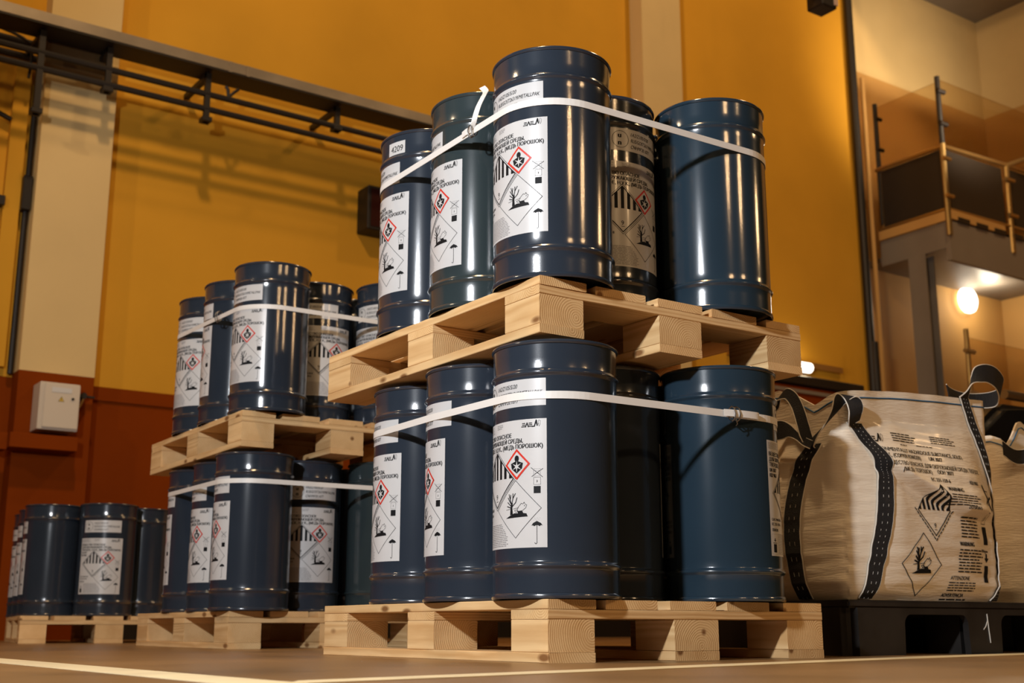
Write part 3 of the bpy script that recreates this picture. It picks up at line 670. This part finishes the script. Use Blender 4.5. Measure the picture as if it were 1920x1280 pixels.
loop(eb, [(1.195, .215, .650), (1.188, .222, .680), (1.186, .230, .715), (1.186, .248, .772), (1.184, .270, .812), (1.182, .295, .826), (1.182, .325, .815), (1.180, .345, .780), (1.165, .340, .745)],
     [(.018, -.006, .0), (.019, -.008, .0), (.018, -.010, -.004), (.016, -.010, .002), (.012, -.010, .010), (.006, -.006, .016), (.010, -.006, .012), (.012, -.010, .006), (.006, -.006, .020)])
loop(eb, [(1.160, .340, .705), (1.165, .300, .706), (1.168, .272, .700), (1.172, .245, .680), (1.178, .222, .660), (1.195, .205, .648)], [(.0, 0, .030), (.0, 0, .029), (.004, 0, .020), (.006, 0, .012), (.008, 0, .012), (.010, 0, .012)])
loop(eb, SH([tuple(pc[-1]), (1.925, .145, .890), (1.950, .145, .925), (1.995, .150, .950), (2.055, .155, .962), (2.13, .17, .955), (2.20, .20, .930), (2.232, .25, .905), (2.19, .30, .900), (2.10, .30, .898), (2.02, .28, .900), (1.97, .26, .905)]),
     [(.024, 0, .004), (.018, .004, .010), (.012, .010, .014), (-.006, .006, .026), (-.002, 0, .032), (.008, 0, .036), (.018, 0, .034), (.010, .004, .030), (.0, .004, .026), (0, .004, .026), (0, .004, .026), (0, .004, .026)])
# print on the front of the bag
PB = Print()
logo(PB, 1.375, .668, .026)
for x0_, x1_, n_, y0_, y1_ in ((1.50, 1.63, 4, .672, .705), (1.70, 1.83, 4, .680, .708), (1.53, 1.58, 1, .660, .667), (1.62, 1.70, 1, .664, .671)): PB.greek(x0_, x1_, y0_, y1_, n_, m=0, seed=int(x0_*100))
PB.text('ENVIRONMENTALLY HAZARDOUS SUBSTANCE, SOLID,', 1.385, .638, .0135, .46, bold=.01); PB.text('N.O.S., (COPPER POWDER)', 1.425, .618, .0135, .19, bold=.01); PB.text('UN 3077', 1.66, .620, .0135, .065)
PB.text('ВЕЩЕСТВО ОПАСНОЕ ДЛЯ ОКРУЖАЮЩЕЙ СРЕДbI, ТВЕРДОЕ,', 1.44, .594, .0135, .50, bold=.01); PB.text('(МЕДb  ПОРОШОК)', 1.50, .574, .0135, .15, bold=.01); PB.text('ООН 3077', 1.68, .576, .0135, .08)
PB.text('EC 231-159-6', 1.63, .549, .0125, .10); PB.text('КШ 9063', 1.84, .552, .0125, .055)
PB.text('WARNING', 1.70, .522, .0135, .085); PB.greek(1.71, 1.88, .475, .515, 5, m=0, seed=5)
PB.text('ОСТОРОЖНО', 1.79, .467, .0105, .075); PB.greek(1.80, 1.92, .375, .448, 7, m=0, seed=6, rag=.12)
PB.text('WARNUNG', 1.79, .350, .0145, .085); PB.greek(1.79, 1.94, .262, .342, 8, m=0, seed=7, rag=.2)
PB.text('ATTENZIONE', 1.755, .240, .0130, .10, bold=.01); PB.greek(1.75, 1.90, .202, .235, 4, m=0, seed=8)
PB.text('ADVERTENCIA', 1.735, .186, .0115, .11); PB.greek(1.73, 1.88, .172, .183, 1, m=0, seed=11)
class9(PB, 1.665, .458, .086, True); tree_fish(PB, 1.600, .285, .098, .0026)
PB.line([(1.935, .555), (2.015, .478)], .010); PB.line([(1.945, .495), (2.01, .520)], .008); PB.line([(1.955, .54), (1.99, .54), (1.995, .50), (1.965, .49), (1.955, .54)], .0022)
PB.line([(1.955, .465), (1.985, .465), (1.985, .43), (1.955, .43)], .0016, closed=True); PB.text('3', 1.965, .44, .012)
PB.poly([(1.955, .36), (1.985, .36), (1.985, .42), (1.955, .42)]); PB.text('1200 kg max', 1.93, .334, .010, .05); PB.poly([(1.95, .315), (1.965, .300), (1.98, .315), (1.97, .315), (1.97, .330), (1.96, .330), (1.96, .315)]); PB.poly([(1.95, .235), (1.975, .235), (1.975, .290), (1.95, .290)])
o_ = Vector(eb.location)
def bagmap(x, y, lay): return BG.P(x-1.285, y-.004, .0016+lay*.0003)-o_
# mark strokes get horizontal cuts too so that they follow the fold
bm = bmesh.new(); vs = [bm.verts.new((x, y, l)) for x, y, l in PB.v]
for f, m in PB.f:
    try: bm.faces.new([vs[i] for i in f]).material_index = 0
    except ValueError: pass
for ax, lo, hi, st in ((0, 1.37, 2.03, .012), (1, .17, .71, .008)):
    x = lo
    while x < hi:
        co = (x, 0, 0) if ax == 0 else (0, x, 0); no = (1, 0, 0) if ax == 0 else (0, 1, 0)
        bmesh.ops.bisect_plane(bm, geom=list(bm.verts)+list(bm.edges)+list(bm.faces), plane_co=co, plane_no=no); x += st
for v in bm.verts: v.co = bagmap(v.co.x, v.co.y, v.co.z)
me = bpy.data.meshes.new('print'); bm.to_mesh(me); bm.free(); link('print', me, M_INK, eb, label='black printed warnings', kind='stuff')
# --- second bag at the right edge
rim2 = [(0, .76), (.10, .86), (.22, .80), (.40, .83), (.85, .82), (2.6, .80), (3.25, .80), (3.36, .76)]
BG2 = Bag(2.36, .28, .84, .82, .168, [(a, b) for a, b in rim2], [(.0, .62), (.8, .55)], 11)
e2 = empty('big_bag', (2.78, .69, .168), label='second cream bulk bag, mostly cut off by the right edge of the photo', cat='bag')
me = BG2.mesh(150, 50); me.transform(Matrix.Translation(-Vector(e2.location))); link('bag_body', me, M_BAG, e2)
bm = bmesh.new(); bm_tube(bm, [BG2.P(BG2.per*i/150, BG2.zr(BG2.per*i/150)-.024, .001)-Vector(e2.location) for i in range(150)], .0026, 6, True); link('blue_seam', finish(bm, 'blue_seam'), M_THREAD, e2)
surf_strap(BG2, e2, [(.26, .172), (.25, .4), (.24, .6)], .028)
loop(e2, [(2.27, .24, .73), (2.33, .225, .70), (2.42, .20, .72), (2.50, .19, .76), (2.56, .19, .80), (2.60, .20, .74), (2.61, .21, .60)], [(.0, 0, .026)]*4+[(.018, 0, .014), (.026, 0, 0), (.026, 0, 0)])

# ================================================================== THINGS ON THE WALL
# cable tray with two conduits on brackets, running along the wall
X0, X1 = -6.0, 5.4
tr = empty('cable_tray', (0, 6.4, 4.34), label='long steel cable tray running along the upper wall', cat='cable tray'); o_ = Vector(tr.location)
for nm, a, b, mt in (('side_rail', (X0, 6.40, 4.462), (X1, 6.41, 4.545), M_GALV), ('tray_floor', (X0, 6.405, 4.448), (X1, 6.66, 4.462), M_DARK), ('side_rail', (X0, 6.65, 4.462), (X1, 6.66, 4.545), M_DARK)):
    box(nm, Vector(a)-o_, Vector(b)-o_, mt, tr)
for x in (1.55, 1.70): box('joint_plate', (x, -.004, .115), (x+.03, 0, .205), M_GALV, tr)
for i, (z, lab) in enumerate(((4.262, 'upper dark conduit below the cable tray'), (4.135, 'lower dark conduit below the cable tray'))):
    tube('conduit', [(X0, 6.5, z), (X1, 6.5, z)], .026, M_DARK, label=lab, cat='conduit', seg=8)
for x, z0_, lab in ((.63, 4.07, 'wide dark tray bracket above the left pilaster'), (1.42, 4.02, 'long dark tray bracket right of the left pilaster'), (2.575, 4.22, 'tray bracket nearest the stacked drums'), (.13, 3.77, 'long dark bracket left of the left pilaster')):
    e = empty('tray_bracket', (x, 6.5, z0_), label=lab, cat='bracket', group='brackets under the cable tray')
    box('hanger', (-.022, -.02, 0), (.022, .02, 4.44-z0_), M_DARK, e); box('arm', (-.022, -.02, 4.40-z0_), (.022, YW-6.5, 4.44-z0_), M_DARK, e)
    box('clamp', (-.04, -.04, 0), (.04, .05, .04), M_DARK, e, .004)
e = empty('cable_clip', (1.60, 6.5, 4.28), label='small forked clip hanging from the cable tray by the second bracket', cat='clip')
bm = bmesh.new(); bm_tube(bm, [(0, 0, 0), (-.01, 0, .07), (-.03, 0, .09)], .014, 6); bm_tube(bm, [(0, 0, 0), (.04, 0, .05), (.08, 0, .09)], .014, 6); link('clip', finish(bm, 'clip', True), M_DARK, e)
# left edge bits
box('junction_box', (.20, 6.70, 4.28), (.66, 6.79, 4.56), plain('brown_board', (.10, .055, .015), .6, noise=.2, nscale=5), label='brown box behind the cable tray above the left pilaster', cat='box', bev=.01)
tube('cable_bundle', smooth_path([(-.6, 6.82, 4.56), (-.1, 6.80, 4.52), (.10, 6.78, 4.44), (.12, 6.76, 4.30), (.11, 6.75, 4.15)], 5), .012, M_DARK, label='thin cables dropping from the tray at the left edge', cat='cable')
for z, lab in ((4.50, 'upper pipe at the left edge above the conduits'), (4.38, 'lower pipe at the left edge above the conduits')):
    tube('pipe', [(-6, 6.9, z), (.20, 6.9, z)], .028, M_DARK, label=lab, cat='pipe', seg=8)
box('cable_duct', (.055, 6.93, 1.95), (.17, YW, 4.34), M_OCHRE, label='ochre vertical cable duct left of the left pilaster', cat='cable duct')
tube('pipe', [(.215, 6.93, 1.9), (.215, 6.93, 4.3)], .022, M_DARK, label='thin dark vertical pipe beside the left pilaster', cat='pipe', seg=8)
box('switch_box', (.17, 6.86, 3.15), (.235, 6.93, 3.42), M_DARK, label='small dark box beside the left pilaster', cat='box', bev=.004)
box('wall_frame', (-.6, 6.9, 3.17), (.06, YW, 3.24), M_DARK, label='dark metal bar at the left edge of the photo', cat='bar')
tube('cable', smooth_path([(-.8, 6.93, 3.98), (-.2, 6.93, 3.93), (.05, 6.93, 3.86)], 4), .02, M_DARK, label='short black cable at the left edge', cat='cable')
# electrical cabinet on pilaster
e = empty('electrical_cabinet', (.505, 6.66, 1.465), label='light grey electrical cabinet with a key lock on the red wall', cat='cabinet')
box('body', (-.147, -.06, 0), (.135, .135, .345), M_BOX, e, .004); box('door', (-.118, -.078, .012), (.132, -.058, .338), M_BOX, e, .006, 2)
box('name_plate', (-.068, -.081, .272), (.072, -.078, .308), M_PAPER, e, label='white name plate')
bm = bmesh.new(); bm_tube(bm, [(.082, -.077, .232), (.082, -.088, .232)], .0095, 12); link('lock', finish(bm, 'lock'), M_DARK, e)
bm = bmesh.new(); t_ = [bm.verts.new((x, -.0795, z)) for x, z in ((-.018, .208), (.022, .208), (.002, .243))]; bm.faces.new(t_); link('warning_sign', finish(bm, 'warning_sign'), plain('sign_yellow', (.62, .42, .05), .5), e, label='yellow warning triangle')
bm = bmesh.new(); bm_tube(bm, [(-.018, -.080, .208), (.022, -.080, .208), (.002, -.080, .243)], .0016, 4, True); bm_tube(bm, [(.004, -.080, .232), (0, -.080, .222), (.004, -.080, .222), (.001, -.080, .213)], .0014, 4); link('sign_outline', finish(bm, 'sign_outline'), M_DARK, e)
e = empty('wall_ledge', (.40, 6.70, 1.322), label='red painted ledge under the grey electrical cabinet', cat='ledge')
box('ledge', (-.215, -.10, 0), (.255, .10, .105), M_MAROON, e, .004); box('side_cheek', (-.27, -.02, -.01), (-.215, .12, .11), M_MAROON, e)
e = empty('wall_socket', (.70, 6.74, 1.735), label='small black socket on a cable right of the grey cabinet', cat='socket')
bm = bmesh.new(); bm_tube(bm, [(0, .06, .02), (0, -.03, .02)], .024, 12); bm_box(bm, (-.01, -.01, .012), (.085, .02, .026)); link('plug', finish(bm, 'plug', True), M_DARK, e)
tube('cord', smooth_path([(0, -.02, .0), (-.02, -.02, -.06), (-.06, -.01, -.11)], 4), .008, M_BRASS, e)
# red display
e = empty('display_sign', (3.35, 6.95, 3.52), label='dark wall display with a glowing red figure, beside the upper drums', cat='display')
box('housing', (-.30, -.16, 0), (.30, .05, .41), M_DARK, e, .008); box('screen', (-.27, -.165, .03), (.27, -.158, .38), plain('smoked_screen', (.03, .006, .004), .25), e)
for (a, b) in (((-.165, .04), (-.140, .15)), ((-.165, .16), (-.140, .27)), ((-.085, .08), (-.065, .20)), ((-.085, .215), (-.065, .33)), ((-.07, .325), (.06, .345)), ((.05, .08), (.07, .33)), ((-.07, .065), (.06, .085))):
    box('led_segment', (a[0], -.170, a[1]), (b[0], -.166, b[1]), M_REDLED, e)
# lamp, shadow strip and red cabinet right of the stack
e = empty('wall_lamp', (8.62, 6.93, 2.89), label='glowing white tube lamp on the wall behind the right end of the stack', cat='lamp')
tube('tube', [(-.30, -.05, .07), (.16, -.05, .07)], .06, M_LAMP, e, 12); box('base', (-.32, -.01, .02), (.18, .07, .12), M_BOX, e)
light('tube_lamp_light', 'POINT', (8.6, 6.72, 2.95), 5, (1, .8, .5), .05)
box('wall_shadow_strip', (7.6, 6.94, 2.985), (9.42, YW, 3.05), M_BRASS, label='thin brown strip standing in for a shadow on the wall above the red cabinet', cat='shadow strip')  # brown strip modelled in place of a shadow band on the wall
e = empty('red_cabinet', (8.6, 6.84, 0), label='dark red cabinet with a black top against the wall behind the bags', cat='cabinet')
box('body', (-1.1, -.15, 0), (.80, .15, 2.68), M_MAROON, e, .01); box('top_edge', (-1.12, -.18, 2.69), (.84, .155, 2.80), M_DARK, e, .01); box('lower_edge', (-1.12, -.17, 2.60), (.82, -.149, 2.64), M_GREYP, e)
# flood light at the top of the frame
e = empty('floodlight', (5.93, 4.0, 5.27), label='black ceiling floodlight with a pale lens at the top edge of the photo', cat='lamp')
box('housing', (-.10, -.09, 0), (.085, .09, .26), M_DARK, e, .01); box('lens', (.045, -.100, .03), (.088, -.088, .25), plain('pale_lens', (.6, .42, .33), .3), e); box('arm', (-.30, -.04, .09), (-.10, .04, .5), M_DARK, e, .01); tube('hanger', [(-.15, 0, .4), (-.15, 0, 5.5)], .03, M_DARK, e, 8)

# ================================================================== BALCONY AND STAIRS
BX, BY = 10.344, 6.0
e = empty('balcony', (BX, BY, 4.45), label='grey steel balcony landing in the right corner of the hall', cat='balcony'); o_ = Vector(e.location)
def bb(nm, a, b, mt, **k): return box(nm, Vector(a)-o_, Vector(b)-o_, mt, e, **k)
bb('landing', (BX+.07, BY+.07, 4.53), (13.25, YN-.005, 4.60), M_GREYP); bb('edge_beam', (BX, BY+.061, 4.46), (BX+.06, 7.0, 4.78), M_GREYP); bb('kick_board', (BX-.02, BY, 4.79), (BX+.01, 7.0, 4.905), M_TAN); bb('kick_board', (BX, BY-.02, 4.81), (11.45, BY+.01, 4.92), M_TAN)
bb('edge_beam', (BX-.0, BY, 4.30), (13.2, BY+.06, 4.79), M_GREYP)
for i in range(8): bb('step', (10.50+i*.36, BY-.03, 4.79-.0*i), (10.72+i*.36, BY+.28, 4.85), M_DARK)
# column
e = empty('steel_column', (10.42, 6.48, 0), label='grey steel column carrying the balcony', cat='column')
box('web', (-.08, -.012, 0), (.08, .012, 4.46), M_GREYP, e); box('flange', (-.09, -.12, 0), (-.07, .12, 4.46), M_GREYP, e); box('flange', (.07, -.12, 0), (.09, .12, 4.46), M_GREYP, e)
# railing
e = empty('balcony_railing', (BX, BY, 4.9), label='balcony railing with dark lower panels and clear upper panels', cat='railing'); o_ = Vector(e.location)
def rp(nm, pts, r, mt): return tube(nm, [Vector(p)-o_ for p in pts], r, mt, e, 8)
rp('top_rail', [(BX, 7.0, 5.72), (BX, BY, 5.72)], .028, M_BRASS); rp('top_rail', [(BX, BY, 5.72), (11.64, BY, 5.76)], .028, M_BRASS); rp('top_rail', [(11.64, BY, 5.76), (13.2, 5.1, 6.45)], .03, M_BRASS); rp('top_rail', [(11.64, BY, 5.76), (13.2, BY, 5.78)], .028, M_BRASS)
rp('bottom_rail', [(BX, 7.0, 4.93), (BX, BY, 4.93)], .02, M_BRASS); rp('bottom_rail', [(BX, BY, 4.93), (13.2, BY, 4.97)], .02, M_BRASS)
rp('post', [(BX, BY, 4.6), (BX, BY, 5.75)], .035, M_BRASS); rp('post', [(BX, BY, 5.72), (BX, BY, 6.62)], .032, M_DARK); rp('post', [(11.6, BY, 4.6), (11.62, BY, 5.78)], .035, M_BRASS)
rp('post', [(BX+.04, 6.97, 5.0), (BX+.04, 6.97, 6.62)], .03, M_DARK); rp('post', [(BX+.06, 6.95, 4.7), (BX+.06, 6.95, 5.7)], .035, M_BRASS)
for z in (6.0, 6.42): rp('clamp', [(BX-.06, BY-.03, z), (BX+.08, BY-.03, z)], .03, M_DARK); rp('clamp', [(BX+.0, 6.95, z), (BX+.12, 6.95, z)], .025, M_DARK)
for z in (5.08, 5.55): rp('clamp', [(BX-.05, BY-.04, z), (BX+.07, BY-.04, z)], .025, M_BRASS); rp('clamp', [(11.53, BY-.04, z), (11.70, BY-.04, z)], .025, M_BRASS)
def rb(nm, a, b, mt, **k): return box(nm, Vector(a)-o_, Vector(b)-o_, mt, e, **k)
rb('dark_panel', (BX+.01, BY+.05, 4.96), (BX+.02, 6.93, 5.69), M_MESH, label='dark lower panel'); rb('dark_panel', (BX+.05, BY+.01, 4.96), (11.52, BY+.02, 5.69), M_MESH, label='dark lower panel'); rb('dark_panel', (11.7, BY+.01, 4.98), (13.2, BY+.02, 5.72), M_MESH, label='dark lower panel')
rb('clear_panel', (BX+.01, BY+.05, 5.76), (BX+.02, 6.93, 6.56), M_GLASS, label='clear upper panel'); rb('clear_panel', (BX+.05, BY+.01, 5.76), (13.2, BY+.02, 6.60), M_GLASS, label='clear upper panel')
# lower railing under the balcony
e = empty('lower_railing', (10.7, 6.1, 1.8), label='lower glass railing under the balcony', cat='railing')
tube('post', [(-.06, 0, -1.8), (-.06, 0, 1.72)], .03, M_BRASS, e, 8); tube('post', [(-1.35, .3, -1.8), (-1.35, .3, 1.45)], .035, M_DARK, e, 8)
for z in (.95, 1.45): tube('clamp', [(-.14, -.02, z), (.04, -.02, z)], .028, M_WIRE, e, 8)
box('clear_panel', (-.03, 0, -.2), (1.6, .012, 1.62), M_GLASS, e, label='clear panel')
tube('hand_rail', [(-.4, -.05, .78), (.0, -.05, .88)], .05, M_WIRE, e, 10)
# round lamp
e = empty('round_lamp', (12.35, YN-.06, 4.38), label='round glowing white lamp on the wall under the balcony', cat='lamp')
bm = bmesh.new(); bm_lathe(bm, [(.175, 0), (.185, .03), (.18, .06), (.15, .085), (.09, .10), (.001, .105)], 40, captop=True); me = finish(bm, 'globe', True); me.transform(Matrix.Rotation(pi/2, 4, 'X')); link('globe', me, M_LAMP, e)
light('round_lamp_light', 'POINT', (12.35, YN-.45, 4.36), 20, (1, .86, .64), .15)
# dark shape between the bags, background
e = empty('machine', (5.6, 2.3, 0), label='glossy black machine with a rounded top behind the bags at the right edge', cat='machine')
bm = bmesh.new(); pr = [(-1.3, 0), (-1.3, .9), (-1.05, 1.22), (-.75, 1.42), (-.3, 1.42), (.9, 1.25), (.9, 0)]
for y in (-.4, .4): pass
A_ = [bm.verts.new((x, -.4, z)) for x, z in pr]; B_ = [bm.verts.new((x, .4, z)) for x, z in pr]
bm.faces.new(A_); bm.faces.new(list(reversed(B_)))
for i in range(len(pr)): bm.faces.new((A_[i], B_[i], B_[(i+1) % len(pr)], A_[(i+1) % len(pr)]))
bmesh.ops.bevel(bm, geom=list(bm.edges), offset=.05, segments=3, affect='EDGES'); link('housing', finish(bm, 'housing', True), plain('gloss_black', (.008, .008, .008), .25), e)
tube('top_bar', [(-.78, -.42, 1.46), (-.35, -.42, 1.46), (.9, -.42, 1.30)], .03, M_WIRE, e, 8)
